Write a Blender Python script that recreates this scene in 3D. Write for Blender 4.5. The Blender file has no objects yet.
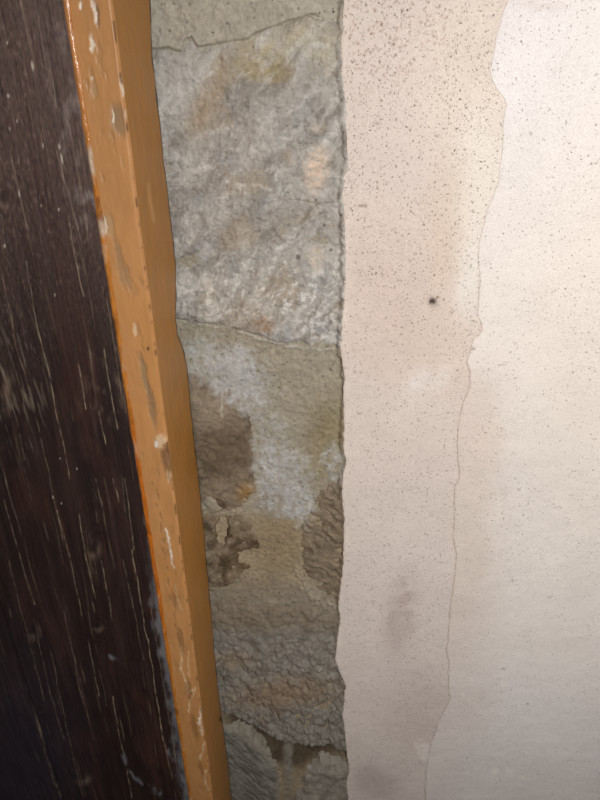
import bpy, math
import numpy as np

# ------------------------------------------------------------------ camera, world, light
S = bpy.context.scene
CAM_Y, CAM_Z, PITCH, F = -0.70, 1.55, math.radians(27.3), 600.0
cam_d = bpy.data.cameras.new('camera')
cam_d.sensor_fit = 'VERTICAL'
cam_d.sensor_height = 32.0
cam_d.lens = 24.0
cam_d.clip_start = 0.01
cam = bpy.data.objects.new('camera', cam_d)
cam.location = (0.0, CAM_Y, CAM_Z)
cam.rotation_euler = (math.pi / 2 - PITCH, 0, 0)
S.collection.objects.link(cam)
S.camera = cam

world = bpy.data.worlds.new('room_air')
S.world = world
world.use_nodes = True
bg = world.node_tree.nodes['Background']
bg.inputs[0].default_value = (0.93, 0.95, 1.0, 1)
bg.inputs[1].default_value = 0.10

def lamp(name, loc, target, size, power, col, cone):
    d = bpy.data.lights.new(name, 'SPOT')
    d.shadow_soft_size = size
    d.spot_size = math.radians(cone)
    d.spot_blend = 1.0
    d.energy = power
    d.color = col
    o = bpy.data.objects.new(name, d)
    o.location = loc
    v = np.array(target) - np.array(loc)
    v = v / np.linalg.norm(v)
    o.rotation_euler = (math.acos(-v[2]), 0, math.atan2(v[1], v[0]) - math.pi / 2)
    S.collection.objects.link(o)
    return o

lamp('room_lamp', (0.36, -1.30, 1.76), (0.50, 0.0, 1.20), 0.07, 85.0, (1.0, 0.968, 0.94), 102)

S.view_settings.view_transform = 'Standard'
S.view_settings.look = 'None'
S.view_settings.gamma = 1.0
S.view_settings.use_curve_mapping = False
S.view_settings.exposure = 0.0

# ------------------------------------------------------------------ image pixels to upright planes and back
CT, ST = math.cos(PITCH), math.sin(PITCH)

def to_plane(u, v, y):
    """image pixel (u, v) -> x, z on the upright plane y"""
    u = np.asarray(u, float); v = np.asarray(v, float)
    dx = (u - 300.0) / F; w = (v - 400.0) / F
    dy = CT - w * ST; dz = -ST - w * CT
    t = (y - CAM_Y) / dy
    return t * dx, CAM_Z + t * dz

def to_image(x, z, y):  # world point projected to image pixels (u, v) of the camera
    dz = np.asarray(z, float) - CAM_Z
    D = y - CAM_Y
    depth = D * CT - dz * ST
    down = -dz * CT - D * ST
    return 300.0 + F * x / depth, 400.0 + F * down / depth

# ------------------------------------------------------------------ noise
_rng = np.random.RandomState(7)
_P = _rng.permutation(4096)
_G = _rng.uniform(0, 2 * math.pi, 4096)
_R = _rng.rand(4096)
_R2 = _rng.rand(4096)

def _hash(ix, iy, seed):
    return _P[(_P[(ix + seed * 131) & 4095] + iy * 57 + seed * 17) & 4095]

def perlin(x, y, seed=0):
    x0 = np.floor(x).astype(np.int64); y0 = np.floor(y).astype(np.int64)
    fx = x - x0; fy = y - y0
    sx = fx * fx * fx * (fx * (fx * 6 - 15) + 10)
    sy = fy * fy * fy * (fy * (fy * 6 - 15) + 10)
    def g(i, j):
        a = _G[_hash(x0 + i, y0 + j, seed)]
        return np.cos(a) * (fx - i) + np.sin(a) * (fy - j)
    a = g(0, 0) * (1 - sx) + g(1, 0) * sx
    b = g(0, 1) * (1 - sx) + g(1, 1) * sx
    return (a * (1 - sy) + b * sy) * 1.45

def fbm(x, y, scale, octaves=4, seed=0, gain=0.5, ax=1.0, ay=1.0, rot=0.0):
    """scale = feature size in metres"""
    c, s = math.cos(rot), math.sin(rot)
    xr = (x * c + y * s) / (scale * ax); yr = (-x * s + y * c) / (scale * ay)
    out = 0.0; a = 1.0; tot = 0.0
    for o in range(octaves):
        out = out + a * perlin(xr * 2 ** o + 13.7 * o, yr * 2 ** o + 5.3 * o, seed + o)
        tot += a; a *= gain
    return out / tot * 1.25

def ridged(x, y, scale, octaves=3, seed=0, **k):
    return 1.0 - np.minimum(1.0, np.abs(fbm(x, y, scale, octaves, seed, **k)) * 2.2)

def worley(x, y, scale, seed=0, ax=1.0, ay=1.0, rot=0.0):
    c, s = math.cos(rot), math.sin(rot)
    xr = (x * c + y * s) / (scale * ax); yr = (-x * s + y * c) / (scale * ay)
    x0 = np.floor(xr).astype(np.int64); y0 = np.floor(yr).astype(np.int64)
    f1 = np.full(xr.shape, 9.0); f2 = np.full(xr.shape, 9.0); idc = np.zeros(xr.shape)
    for i in (-1, 0, 1):
        for j in (-1, 0, 1):
            h = _hash(x0 + i, y0 + j, seed)
            d = np.hypot(x0 + i + _R[h] - xr, y0 + j + _R2[h] - yr)
            m = d < f1
            f2 = np.where(m, f1, np.minimum(f2, d))
            idc = np.where(m, _R[(h * 7 + 3) & 4095], idc)
            f1 = np.where(m, d, f1)
    return f1, f2, idc

def sstep(a, b, x):
    t = np.clip((x - a) / (b - a), 0, 1)
    return t * t * (3 - 2 * t)

def lin(r, g, b):
    c = np.array([r, g, b]) / 255.0
    return np.where(c <= 0.04045, c / 12.92, ((c + 0.055) / 1.055) ** 2.4)

def mixc(col, rgb, m):
    m = np.clip(m, 0, 1)[..., None]
    return col * (1 - m) + lin(*rgb) * m

def ell(u, v, cx, cy, rx, ry, rot=0.0, soft=0.5):
    c, s = math.cos(math.radians(rot)), math.sin(math.radians(rot))
    a = ((u - cx) * c + (v - cy) * s) / rx; b = (-(u - cx) * s + (v - cy) * c) / ry
    return 1 - sstep(1 - soft, 1 + soft, np.hypot(a, b))

def seg_dist(u, v, pts):
    d = np.full(u.shape, 1e9)
    for (x0, y0), (x1, y1) in zip(pts[:-1], pts[1:]):
        dx, dy = x1 - x0, y1 - y0
        t = np.clip(((u - x0) * dx + (v - y0) * dy) / (dx * dx + dy * dy + 1e-9), 0, 1)
        d = np.minimum(d, np.hypot(u - x0 - t * dx, v - y0 - t * dy))
    return d

def poly_sd(u, v, pts):
    """positive inside"""
    d = seg_dist(u, v, pts + [pts[0]])
    ins = np.zeros(u.shape, bool)
    for (x0, y0), (x1, y1) in zip(pts, pts[1:] + pts[:1]):
        if y0 == y1: continue
        c = (v >= min(y0, y1)) & (v < max(y0, y1)) & (u < x0 + (v - y0) / (y1 - y0) * (x1 - x0))
        ins ^= c
    return np.where(ins, d, -d)

# ------------------------------------------------------------------ mesh building
def link(o, parent=None):
    S.collection.objects.link(o)
    if parent is not None:
        o.parent = parent
    return o

def sheet(name, X, Y, Z, col, mat, parent=None, keep=None, back=None, flip=False, alpha=None):
    """a dense surface on a grid of points with a skirt down to the plane y = back and a flat back"""
    n, m = X.shape
    if keep is None:
        keep = np.ones((n - 1, m - 1), bool)
    idx = np.arange(n * m).reshape(n, m)
    q = np.stack([idx[:-1, :-1], idx[:-1, 1:], idx[1:, 1:], idx[1:, :-1]], -1)[keep]
    co = np.stack([X, Y, Z], -1).reshape(-1, 3)
    cl = np.concatenate([col.reshape(-1, 3), np.ones((n * m, 1)) if alpha is None else alpha.reshape(-1, 1)], 1)
    if back is not None:
        used = np.zeros(n * m, bool); used[q.ravel()] = True
        # boundary edges of the kept cells
        k = np.pad(keep, 1)
        sides = []
        for (di, dj), (a, b) in {(-1, 0): ((0, 0), (0, 1)), (0, 1): ((0, 1), (1, 1)),
                                 (1, 0): ((1, 1), (1, 0)), (0, -1): ((1, 0), (0, 0))}.items():
            nb = k[1 + di:k.shape[0] - 1 + di, 1 + dj:k.shape[1] - 1 + dj]
            e = keep & ~nb
            i, j = np.nonzero(e)
            sides.append(np.stack([idx[i + a[0], j + a[1]], idx[i + b[0], j + b[1]]], -1))
        e = np.concatenate(sides)
        bv = np.unique(e)
        remap = np.full(n * m, -1); remap[bv] = np.arange(len(bv)) + n * m
        bco = co[bv].copy(); bco[:, 1] = back
        co = np.concatenate([co, bco]); cl = np.concatenate([cl, cl[bv]])
        sk = np.stack([e[:, 1], e[:, 0], remap[e[:, 0]], remap[e[:, 1]]], -1)
        q = np.concatenate([q, sk])
    u = np.unique(q)
    rm = np.full(len(co), -1); rm[u] = np.arange(len(u))
    q = rm[q]; co = co[u]; cl = cl[u]
    if flip: q = q[:, ::-1]
    me = bpy.data.meshes.new(name)
    me.vertices.add(len(co)); me.vertices.foreach_set('co', co.astype(np.float32).ravel())
    me.loops.add(q.size); me.loops.foreach_set('vertex_index', q.astype(np.int32).ravel())
    me.polygons.add(len(q))
    me.polygons.foreach_set('loop_start', np.arange(0, q.size, 4, dtype=np.int32))
    me.polygons.foreach_set('loop_total', np.full(len(q), 4, dtype=np.int32))
    at = me.color_attributes.new('tint', 'FLOAT_COLOR', 'POINT')
    at.data.foreach_set('color', cl.astype(np.float32).ravel())
    me.update(calc_edges=True)
    me.polygons.foreach_set('use_smooth', np.ones(len(q), bool))
    me.materials.append(mat)
    return link(bpy.data.objects.new(name, me), parent)

def box(name, x0, x1, y0, y1, z0, z1, mat, parent=None):
    v = [(x, y, z) for x in (x0, x1) for y in (y0, y1) for z in (z0, z1)]
    f = [(0, 1, 3, 2), (4, 6, 7, 5), (0, 4, 5, 1), (2, 3, 7, 6), (0, 2, 6, 4), (1, 5, 7, 3)]
    me = bpy.data.meshes.new(name)
    me.from_pydata(v, [], f)
    me.materials.append(mat)
    return link(bpy.data.objects.new(name, me), parent)

def tag(o, label, kind=None):
    o['label'] = label
    if kind: o['kind'] = kind
    return o

# ------------------------------------------------------------------ materials
class Nodes:
    def __init__(s, name):
        s.m = bpy.data.materials.new(name); s.m.use_nodes = True
        s.t = s.m.node_tree; s.b = s.t.nodes['Principled BSDF']
    def n(s, kind, **kw):
        x = s.t.nodes.new(kind)
        for k, v in kw.items():
            if k.startswith('i_'): x.inputs[k[2:].replace('_', ' ')].default_value = v
            else: setattr(x, k, v)
        return x
    def l(s, a, b): s.t.links.new(a, b)
    def coords(s, scale=(1, 1, 1)):
        tc = s.n('ShaderNodeTexCoord'); mp = s.n('ShaderNodeMapping')
        mp.inputs['Scale'].default_value = scale
        s.l(tc.outputs['Object'], mp.inputs['Vector']); return mp.outputs[0]
    def noise(s, co, scale, detail=4, rough=0.6):
        x = s.n('ShaderNodeTexNoise'); s.l(co, x.inputs['Vector'])
        x.inputs['Scale'].default_value = scale; x.inputs['Detail'].default_value = detail
        x.inputs['Roughness'].default_value = rough
        return x.outputs['Fac']
    def ramp(s, fac, a, b, va=0.0, vb=1.0):
        x = s.n('ShaderNodeMapRange'); x.interpolation_type = 'SMOOTHSTEP'
        s.l(fac, x.inputs[0])
        for i, q in zip((1, 2, 3, 4), (a, b, va, vb)): x.inputs[i].default_value = q
        return x.outputs[0]
    def math(s, op, a, b=None):
        x = s.n('ShaderNodeMath', operation=op)
        for i, q in enumerate((a, b)):
            if q is None: continue
            if isinstance(q, (int, float)): x.inputs[i].default_value = q
            else: s.l(q, x.inputs[i])
        return x.outputs[0]
    def mix(s, fac, a, b, blend='MIX'):
        x = s.n('ShaderNodeMix', data_type='RGBA', blend_type=blend)
        for i, q in ((0, fac), (6, a), (7, b)):
            if isinstance(q, (int, float)): x.inputs[i].default_value = q
            elif isinstance(q, tuple): x.inputs[i].default_value = q
            else: s.l(q, x.inputs[i])
        return x.outputs[2]
    def tint(s):
        return s.n('ShaderNodeVertexColor', layer_name='tint').outputs[0]
    def grey(s, fac):
        x = s.n('ShaderNodeCombineColor')
        for i in range(3): s.l(fac, x.inputs[i])
        return x.outputs[0]
    def bump(s, h, strength, dist):
        x = s.n('ShaderNodeBump'); s.l(h, x.inputs['Height'])
        x.inputs['Strength'].default_value = strength; x.inputs['Distance'].default_value = dist
        s.l(x.outputs[0], s.b.inputs['Normal'])
    def out(s, col, rough, spec=0.5):
        s.l(col, s.b.inputs['Base Color'])
        if isinstance(rough, float): s.b.inputs['Roughness'].default_value = rough
        else: s.l(rough, s.b.inputs['Roughness'])
        s.b.inputs['Specular IOR Level'].default_value = spec
        return s.m

def L4(r, g, b): return tuple(lin(r, g, b)) + (1.0,)

def mat_plaster():
    s = Nodes('limewash_plaster'); co = s.coords()
    warp = s.n('ShaderNodeTexNoise'); s.l(co, warp.inputs['Vector'])
    warp.inputs['Scale'].default_value = 650; warp.inputs['Detail'].default_value = 2
    wv = s.n('ShaderNodeVectorMath', operation='MULTIPLY_ADD'); s.l(warp.outputs['Color'], wv.inputs[0])
    wv.inputs[1].default_value = (0.0045, 0.0045, 0.0045); s.l(co, wv.inputs[2])
    spots = None; dens = s.n('ShaderNodeVertexColor', layer_name='tint').outputs[1]
    # sand pits of two sizes; a cell carries a pit only where its own random number says so
    for scale, rad, share, dark in ((250, 0.30, 0.72, 0.62), (130, 0.17, 0.84, 0.95), (420, 0.34, 0.66, 0.45)):
        vo = s.n('ShaderNodeTexVoronoi'); s.l(wv.outputs[0], vo.inputs['Vector']); vo.inputs['Scale'].default_value = scale
        pit = s.ramp(vo.outputs['Distance'], rad * 0.55, rad, 1.0, 0.0)
        sp = s.n('ShaderNodeSeparateColor'); s.l(vo.outputs['Color'], sp.inputs[0])
        cl = s.noise(co, 14, 3)
        thr = s.math('ADD', sp.outputs[0], s.math('ADD', s.math('MULTIPLY', s.math('SUBTRACT', cl, 0.5), 0.5), s.math('SUBTRACT', dens, 0.5)))
        pit = s.math('MULTIPLY', pit, s.ramp(thr, share, share + 0.12))
        pit = s.math('MULTIPLY', pit, dark)
        spots = pit if spots is None else s.math('MAXIMUM', spots, pit)
    col = s.mix(s.math('MULTIPLY', spots, 0.95), s.tint(), s.mix(1.0, s.tint(), L4(162, 142, 126), 'MULTIPLY'))
    g = s.noise(co, 700, 3, 0.7)
    col = s.mix(1.0, col, s.grey(s.ramp(g, 0.3, 0.7, 0.86, 1.09)), 'MULTIPLY')
    h = s.math('SUBTRACT', s.math('ADD', s.math('MULTIPLY', g, 0.35), s.math('MULTIPLY', s.noise(co, 160, 4, 0.6), 0.5)), s.math('MULTIPLY', spots, 0.9))
    s.bump(h, 0.8, 0.0018)
    return s.out(col, 0.92, 0.2)

def mat_stone(name, grit=900, pit=0.5, bump=0.7):
    s = Nodes(name); co = s.coords()
    a = s.noise(co, 130, 6, 0.68); b = s.noise(co, grit, 3, 0.7)
    col = s.mix(1.0, s.tint(), s.grey(s.ramp(a, 0.25, 0.75, 0.84, 1.15)), 'MULTIPLY')
    col = s.mix(1.0, col, s.grey(s.ramp(b, 0.25, 0.75, 0.84, 1.14)), 'MULTIPLY')
    vo = s.n('ShaderNodeTexVoronoi'); s.l(co, vo.inputs['Vector']); vo.inputs['Scale'].default_value = 150
    sp = s.n('ShaderNodeSeparateColor'); s.l(vo.outputs['Color'], sp.inputs[0])
    p = s.math('MULTIPLY', s.ramp(vo.outputs['Distance'], 0.06, 0.17, 1.0, 0.0), s.ramp(sp.outputs[0], 0.78, 0.88))
    p = s.math('MULTIPLY', p, pit)
    col = s.mix(p, col, s.mix(1.0, col, L4(110, 100, 90), 'MULTIPLY'))
    h = s.math('SUBTRACT', s.math('ADD', a, s.math('MULTIPLY', b, 0.35)), p)
    s.bump(h, bump, 0.0042)
    return s.out(col, 0.9, 0.25)

def mat_wood():
    s = Nodes('dark_stained_wood'); co = s.coords((1, 1, 0.03))
    a = s.noise(co, 420, 6, 0.65)
    b = s.noise(s.coords((1, 1, 0.06)), 1100, 3, 0.6)
    col = s.mix(1.0, s.tint(), s.grey(s.ramp(a, 0.3, 0.72, 0.78, 1.22)), 'MULTIPLY')
    w = s.math('MULTIPLY', s.ramp(b, 0.64, 0.74), s.ramp(s.noise(s.coords((1, 1, 0.25)), 40, 3), 0.46, 0.68))
    col = s.mix(s.math('MULTIPLY', w, 0.30), col, L4(150, 128, 105))
    d = s.ramp(a, 0.30, 0.40, 0.55, 1.0)
    col = s.mix(1.0, col, s.grey(d), 'MULTIPLY')
    s.bump(s.math('ADD', a, s.math('MULTIPLY', b, 0.5)), 0.5, 0.0012)
    r = s.ramp(s.noise(s.coords((1, 1, 0.3)), 60, 4), 0.3, 0.7, 0.42, 0.62)
    return s.out(col, r, 0.32)

def mat_paint():
    s = Nodes('ochre_gloss_paint'); co = s.coords((1, 1, 0.25))
    a = s.noise(co, 110, 5, 0.6)
    col = s.mix(1.0, s.tint(), s.grey(s.ramp(a, 0.3, 0.7, 0.93, 1.07)), 'MULTIPLY')
    s.bump(a, 0.35, 0.0022)
    return s.out(col, 0.42, 0.35)

def mat_bead():
    s = Nodes('orange_varnish'); co = s.coords((1, 1, 0.3))
    a = s.noise(co, 260, 4, 0.6)
    col = s.mix(1.0, s.tint(), s.grey(s.ramp(a, 0.3, 0.7, 0.8, 1.15)), 'MULTIPLY')
    s.bump(a, 0.6, 0.002)
    return s.out(col, 0.22, 0.6)

def mat_floor():
    s = Nodes('worn_floor_tiles'); co = s.coords()
    br = s.n('ShaderNodeTexBrick'); s.l(co, br.inputs['Vector'])
    br.offset = 0.0
    br.inputs['Scale'].default_value = 3.2
    br.inputs['Brick Width'].default_value = 1.0; br.inputs['Row Height'].default_value = 1.0
    br.inputs['Mortar Size'].default_value = 0.012
    br.inputs['Color1'].default_value = L4(112, 96, 84); br.inputs['Color2'].default_value = L4(98, 84, 74)
    br.inputs['Mortar'].default_value = L4(70, 64, 58)
    col = s.mix(1.0, br.outputs[0], s.grey(s.ramp(s.noise(co, 9, 6), 0.3, 0.7, 0.8, 1.15)), 'MULTIPLY')
    return s.out(col, 0.7, 0.3)

M_PLASTER = mat_plaster()
M_STONE = mat_stone('grey_rubble_stone', 900, 0.35, 0.75)
M_MORTAR = mat_stone('lime_sand_mortar', 1100, 1.0, 0.85)
M_WOOD = mat_wood()
M_PAINT = mat_paint()
M_BEAD = mat_bead()
M_FLOOR = mat_floor()

# ------------------------------------------------------------------ floor
fl = box('floor', -1.4, 1.6, -2.4, 0.10, -0.10, 0.0, M_FLOOR)
tag(fl, 'worn brown tiled floor below the wall', 'structure')

WALL_H = 2.35

def rows(y, step):
    """heights from the ceiling to the floor: dense where the photograph looks, coarse elsewhere"""
    v = np.arange(-30, 830.01, step)
    z = to_plane(np.full(v.shape, 300.0), v, y)[1]
    up = np.linspace(WALL_H, z[0], 14)[:-1]
    dn = np.linspace(z[-1], 0.0, 10)[1:]
    return np.concatenate([up, z, dn])

def curve_x(pts, z, y):
    """x of an upright line given in image pixels at heights z"""
    p = np.array(pts, float)
    px, pz = to_plane(p[:, 0], p[:, 1], y)
    o = np.argsort(pz)
    return np.interp(z, pz[o], px[o])

# ------------------------------------------------------------------ rubble wall: mortar core and stones
YW = 0.005
STONES = {
 'S1': [(110, 52), (153, 48), (168, 49), (180, 50), (186, 38), (192, 36), (200, 46), (215, 43), (232, 40), (246, 38), (262, 30), (285, 22),
        (310, 14), (330, 20), (352, 22), (362, 60), (362, 348), (343, 347), (320, 348.5), (300, 347), (285, 345), (270, 342), (256, 337), (243, 332),
        (225, 328), (205, 326), (190, 323), (174, 320), (110, 322)],
 'S2': [(120, 372), (188, 370), (205, 378), (222, 386), (243, 392), (252, 404), (255, 425), (256, 455), (256, 480), (258, 492), (251, 503),
        (243, 509), (232, 512), (220, 513), (208, 506), (196, 503), (120, 500)],
 'S3': [(120, 508), (200, 508), (214, 514), (238, 516), (252, 524), (260, 540), (262, 556), (254, 570), (242, 580), (222, 592), (204, 596), (120, 598)],
 'S4': [(362, 468), (346, 470), (335, 476), (322, 488), (311, 506), (301, 520), (298, 540), (299, 560), (302, 578), (312, 592), (326, 600), (342, 606), (362, 608)],
 'S5': [(120, 606), (206, 604), (222, 598), (244, 600), (262, 604), (290, 606), (306, 600), (318, 606), (340, 616), (368, 618), (368, 748), (346, 752),
        (330, 746), (312, 748), (290, 745), (272, 738), (252, 728), (236, 718), (222, 712), (120, 708)],
 'S6': [(130, 728), (222, 726), (236, 730), (250, 738), (264, 750), (276, 762), (280, 780), (282, 905), (130, 905)],
 'S7': [(298, 784), (306, 772), (320, 765), (336, 764), (350, 760), (372, 760), (372, 905), (292, 905), (294, 800)],
 'S8': [(110, -75), (150, -62), (250, -70), (362, -66), (362, -290), (110, -290)],
}

def warp_uv(x, z, u, v, amp=3.0, scale=0.022, seed=3):
    du = fbm(x, z, scale, 4, seed) * amp
    dv = fbm(x, z, scale, 4, seed + 20) * amp
    return u + du, v + dv

def lime_masks(x, z, u, v):
    """white lime bloom on the wall, in one piece over mortar and stones"""
    uu, vv = warp_uv(x, z, u, v, 9.0, 0.03, 41)
    n = fbm(x, z, 0.012, 5, 44)
    n2 = fbm(x, z, 0.006, 4, 48)
    a = ell(uu, vv, 214, 362, 40, 24, 15, 0.7) + 0.9 * ell(uu, vv, 240, 385, 20, 28, -15, 0.6) + 0.5 * ell(uu, vv, 262, 395, 22, 46, -10, 0.6)
    b = 1.0 * ell(uu, vv, 283, 486, 30, 34, 20, 0.6) + 0.7 * ell(uu, vv, 270, 436, 20, 36, 0, 0.7) + 0.7 * ell(uu, vv, 300, 512, 12, 20, -25, 0.6)
    c = 0.8 * ell(uu, vv, 336, 465, 14, 22, 0, 0.6)
    t = np.maximum(np.maximum(a, b), c)
    return np.clip((t * (0.78 + 0.8 * n + 0.35 * n2) - 0.22) * 1.25, 0, 1)

def finish(col, x, z, amt=0.10, seed=60):
    n = fbm(x, z, 0.03, 5, seed)
    n2 = fbm(x, z, 0.006, 4, seed + 7, gain=0.7)
    return np.clip(col * (1 + amt * 1.6 * n + amt * 1.7 * n2)[..., None], 0.004, 0.95)

EDGE = [(343, -260), (343, -40), (343, 0), (342, 30), (340, 50), (341, 80), (344, 100), (345, 130), (346, 158), (347, 167), (342, 178), (341, 200), (343, 215), (344, 240), (344, 270),
        (343, 300), (341, 330), (340, 350), (344, 375), (343, 400), (344, 430), (343, 450), (346, 462), (342, 480), (342, 500), (344, 520), (343, 560), (342, 575),
        (340, 590), (338, 605), (340, 620), (337, 640), (335, 660), (339, 672), (345, 685), (344, 700), (342, 715), (345, 735), (346, 750), (349, 770), (346, 785), (348, 800), (348, 830), (346, 900)]

wall = None
def plaster_edge(z):
    f = np.asarray(z, float)
    return curve_x(EDGE, f, 0.0) + 0.0016 * fbm(f, f * 0, 0.012, 4, 230) + fbm(f, f * 0 + 3.3, 0.006, 3, 232) * 0.0009

def weld(u, v, h, x, z, level):
    """the wall rises to the ragged edge of the plaster"""
    mm = (x - plaster_edge(z[:, 0])[:, None]) * 1000
    w = sstep(-5, -0.5, mm + 4 * fbm(x, z, 0.012, 4, 55)) * (1 - 0.45 * sstep(440, 500, v))
    h = h * (1 - w) + (level + 0.0006 * fbm(x, z, 0.006, 3, 57)) * w
    return np.where(mm > 1.5, np.minimum(h, level - 0.005 * sstep(1.5, 5.0, mm)), h)

def build_wall_core():
    zz = rows(YW, 1.1)
    xx = np.concatenate([np.linspace(-0.95, -0.24, 16)[:-1], np.arange(-0.24, 0.085, 0.0014), np.linspace(0.09, 1.0, 16)])
    X, Z = np.meshgrid(xx, zz)
    u, v = to_image(X, Z, YW)
    uu, vv = warp_uv(X, Z, u, v)
    n = fbm(X, Z, 0.05, 5, 1)
    g = fbm(X, Z, 0.007, 4, 9)
    h = 0.0026 * n + 0.0014 * g + 0.0009 * fbm(X, Z, 0.0035, 3, 12)
    col = np.empty(X.shape + (3,)); col[:] = lin(168, 159, 140)
    col = mixc(col, (188, 181, 165), 1 - sstep(60, 110, v))                 # greyer bedding mortar at the top
    col = mixc(col, (150, 136, 104), ell(uu, vv, 330, 440, 22, 40, 0, 0.7) * 0.8)
    col = mixc(col, (170, 153, 124), sstep(500, 530, v) * 0.85)
    col = mixc(col, (150, 132, 102), ell(uu, vv, 280, 535, 24, 45, 0, 0.6) * 0.6)
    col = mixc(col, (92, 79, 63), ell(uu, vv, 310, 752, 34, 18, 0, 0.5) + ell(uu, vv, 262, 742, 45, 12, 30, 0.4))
    col = mixc(col, (146, 137, 122), sstep(565, 605, v + 12 * n) * (1 - sstep(650, 700, v)) * 0.8)
    top = np.zeros(X.shape); k = (v < 75) & (v > -60) & (u > 90) & (u < 400)
    top[k] = 1 - sstep(-1.5, 1.5, poly_sd(uu[k], vv[k], STONES['S1']))
    h += 0.0050 * top * (1 - sstep(300, 340, u))                                     # bedding mortar lapping over the stone
    k = np.exp(-(seg_dist(uu, vv, [(178, 47), (186, 37), (193, 36), (200, 45)]) / 4.0) ** 2)
    h += 0.003 * k; col = mixc(col, (208, 200, 186), k * 0.8)
    # lip of lime squeezed out below the large stone
    lip = seg_dist(uu, vv, [(150, 320), (174, 321), (190, 324), (205, 327), (225, 329), (243, 333), (256, 338), (270, 343), (285, 346.5), (300, 348.5), (320, 350), (350, 348)])
    l = np.exp(-(lip / 1.3) ** 2) * (0.55 + 1.1 * g) * (0.45 + 0.55 * sstep(225, 260, u))
    h += 0.0030 * np.clip(l, 0, 1); col = mixc(col, (206, 202, 192), l * 0.9)
    # pale fillet beside the striped stone and below it
    fil = seg_dist(uu, vv, [(297, 572), (303, 585), (312, 596), (324, 604), (340, 609)])
    l = np.clip(np.exp(-(fil / 4.5) ** 2) * (0.7 + 1.1 * g + 0.5 * n), 0, 1); h += 0.004 * l; col = mixc(col, (178, 166, 146), l * 0.8)
    l = np.exp(-(seg_dist(uu, vv, [(270, 604), (292, 603)]) / 3.0) ** 2) * np.clip(0.6 + g, 0, 1); h += 0.003 * l; col = mixc(col, (176, 166, 146), l * 0.7)
    l = ell(uu, vv, 212, 503, 7, 9, -30, 0.5); h += 0.005 * l; col = mixc(col, (176, 164, 144), l * 0.8)
    l = ell(uu, vv, 288, 772, 5, 26, 0, 0.6); h += 0.003 * l; col = mixc(col, (150, 143, 130), l * 0.7)
    # hollows
    h -= 0.022 * ell(uu, vv, 312, 757, 26, 11, 0, 0.6)
    h -= 0.016 * ell(uu, vv, 258, 736, 44, 9, 30, 0.6)
    col = mixc(col, (192, 191, 188), lime_masks(X, Z, u, v) * 0.9)
    # tiny holes in the mortar
    f1, f2, idc = worley(X, Z, 0.011, 5)
    pit = (1 - sstep(0.05, 0.13, f1)) * (idc > 0.6)
    h -= 0.002 * pit; col = mixc(col, (70, 64, 56), pit * 0.6)
    h = weld(u, v, h, X, Z, 0.0058)
    col = finish(col, X, Z, 0.09, 61)
    o = sheet('wall_back', X, 0.0080 - h, Z, col, M_MORTAR, back=0.09, flip=True)
    tag(o, 'rubble stone wall with bare mortar strip beside pale cracked plaster', 'structure')
    return o

def stone(key, relief, colour, proud, edge=9.0, label=None):
    pts = STONES[key]
    p = np.array(pts, float)
    u0, v0 = p.min(0) - 6; u1, v1 = p.max(0) + 6
    cu = [u0, u1, u0, u1]; cv = [v0, v0, v1, v1]
    bx, bz = to_plane(cu, cv, YW)
    vstep = 0.9 if v0 < 300 else 1.0
    vs = np.arange(v0, v1 + 0.1, vstep if v0 > -100 else 4)
    zs = to_plane(np.full(vs.shape, 300.0), vs, YW)[1]
    xs = np.arange(max(bx.min(), -0.21), min(bx.max(), 0.075 if v1 < 420 else 0.10), 0.0011 if v1 < 420 else 0.0013)
    X, Z = np.meshgrid(xs, zs)
    u, v = to_image(X, Z, YW)
    uu, vv = warp_uv(X, Z, u, v, 2.6, 0.02, 3)
    sd = poly_sd(uu, vv, pts)
    prof = 1 - (1 - np.clip(sd / edge, 0, 1)) ** 2.2
    h = -0.016 + (0.016 + proud) * sstep(-2.5, 0.4, sd) * 0.72 + (0.016 + proud) * 0.28 * prof
    dh, col = relief(X, Z, u, v, uu, vv, sd), colour(X, Z, u, v, uu, vv, sd)
    h = h + dh * np.clip(sd / 4 + 0.25, 0, 1)
    h = np.where(sd > 0, weld(u, v, h, X, Z, 0.0076), h)
    h = np.minimum(h, 0.0095)                      # stays behind the plaster face
    k = (sd > -3)
    keep = k[:-1, :-1] & k[1:, :-1] & k[:-1, 1:] & k[1:, 1:]
    o = sheet('stone', X, 0.0080 - h, Z, col, M_STONE, wall, keep=keep, back=0.075, flip=True)
    if label: o['label'] = label
    return o

def s1_h(X, Z, u, v, uu, vv, sd):
    w = fbm(X, Z, 0.05, 4, 70) * 0.016
    h = 0.0040 * fbm(X, Z, 0.08, 4, 72) + 0.0030 * fbm(X + w, Z - w, 0.03, 5, 74, gain=0.55, ax=0.7, ay=1.4, rot=-0.6)
    f = worley(X + w * 1.5, Z + w * 1.5, 0.022, 75, ax=0.8, ay=1.5, rot=-0.5)
    h += 0.0016 * (f[2] - 0.5) * sstep(0.0, 0.25, f[1] - f[0]) + 0.0019 * fbm(X, Z, 0.008, 4, 73, gain=0.68)
    # the flake standing proud at the lower left and the broken step near the plaster
    h += 0.003 * ell(uu, vv, 178, 283, 16, 14, -30, 0.3) - 0.004 * ell(uu, vv, 188, 262, 14, 7, -25, 0.4)
    h += 0.002 * ell(uu, vv, 319, 128, 11, 7, 10, 0.5) + 0.002 * ell(uu, vv, 316, 165, 15, 24, 0, 0.4)
    ln = 0.6 + fbm(X, Z, 0.015, 3, 78)
    h -= 0.0022 * np.exp(-(seg_dist(uu, vv, [(296, 200), (305, 203), (320, 205), (332, 203)]) / 1.3) ** 2) * ln
    h -= 0.0012 * np.exp(-(seg_dist(uu, vv, [(160, 158), (185, 154), (225, 162)]) / 1.3) ** 2) * ln
    return h

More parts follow.
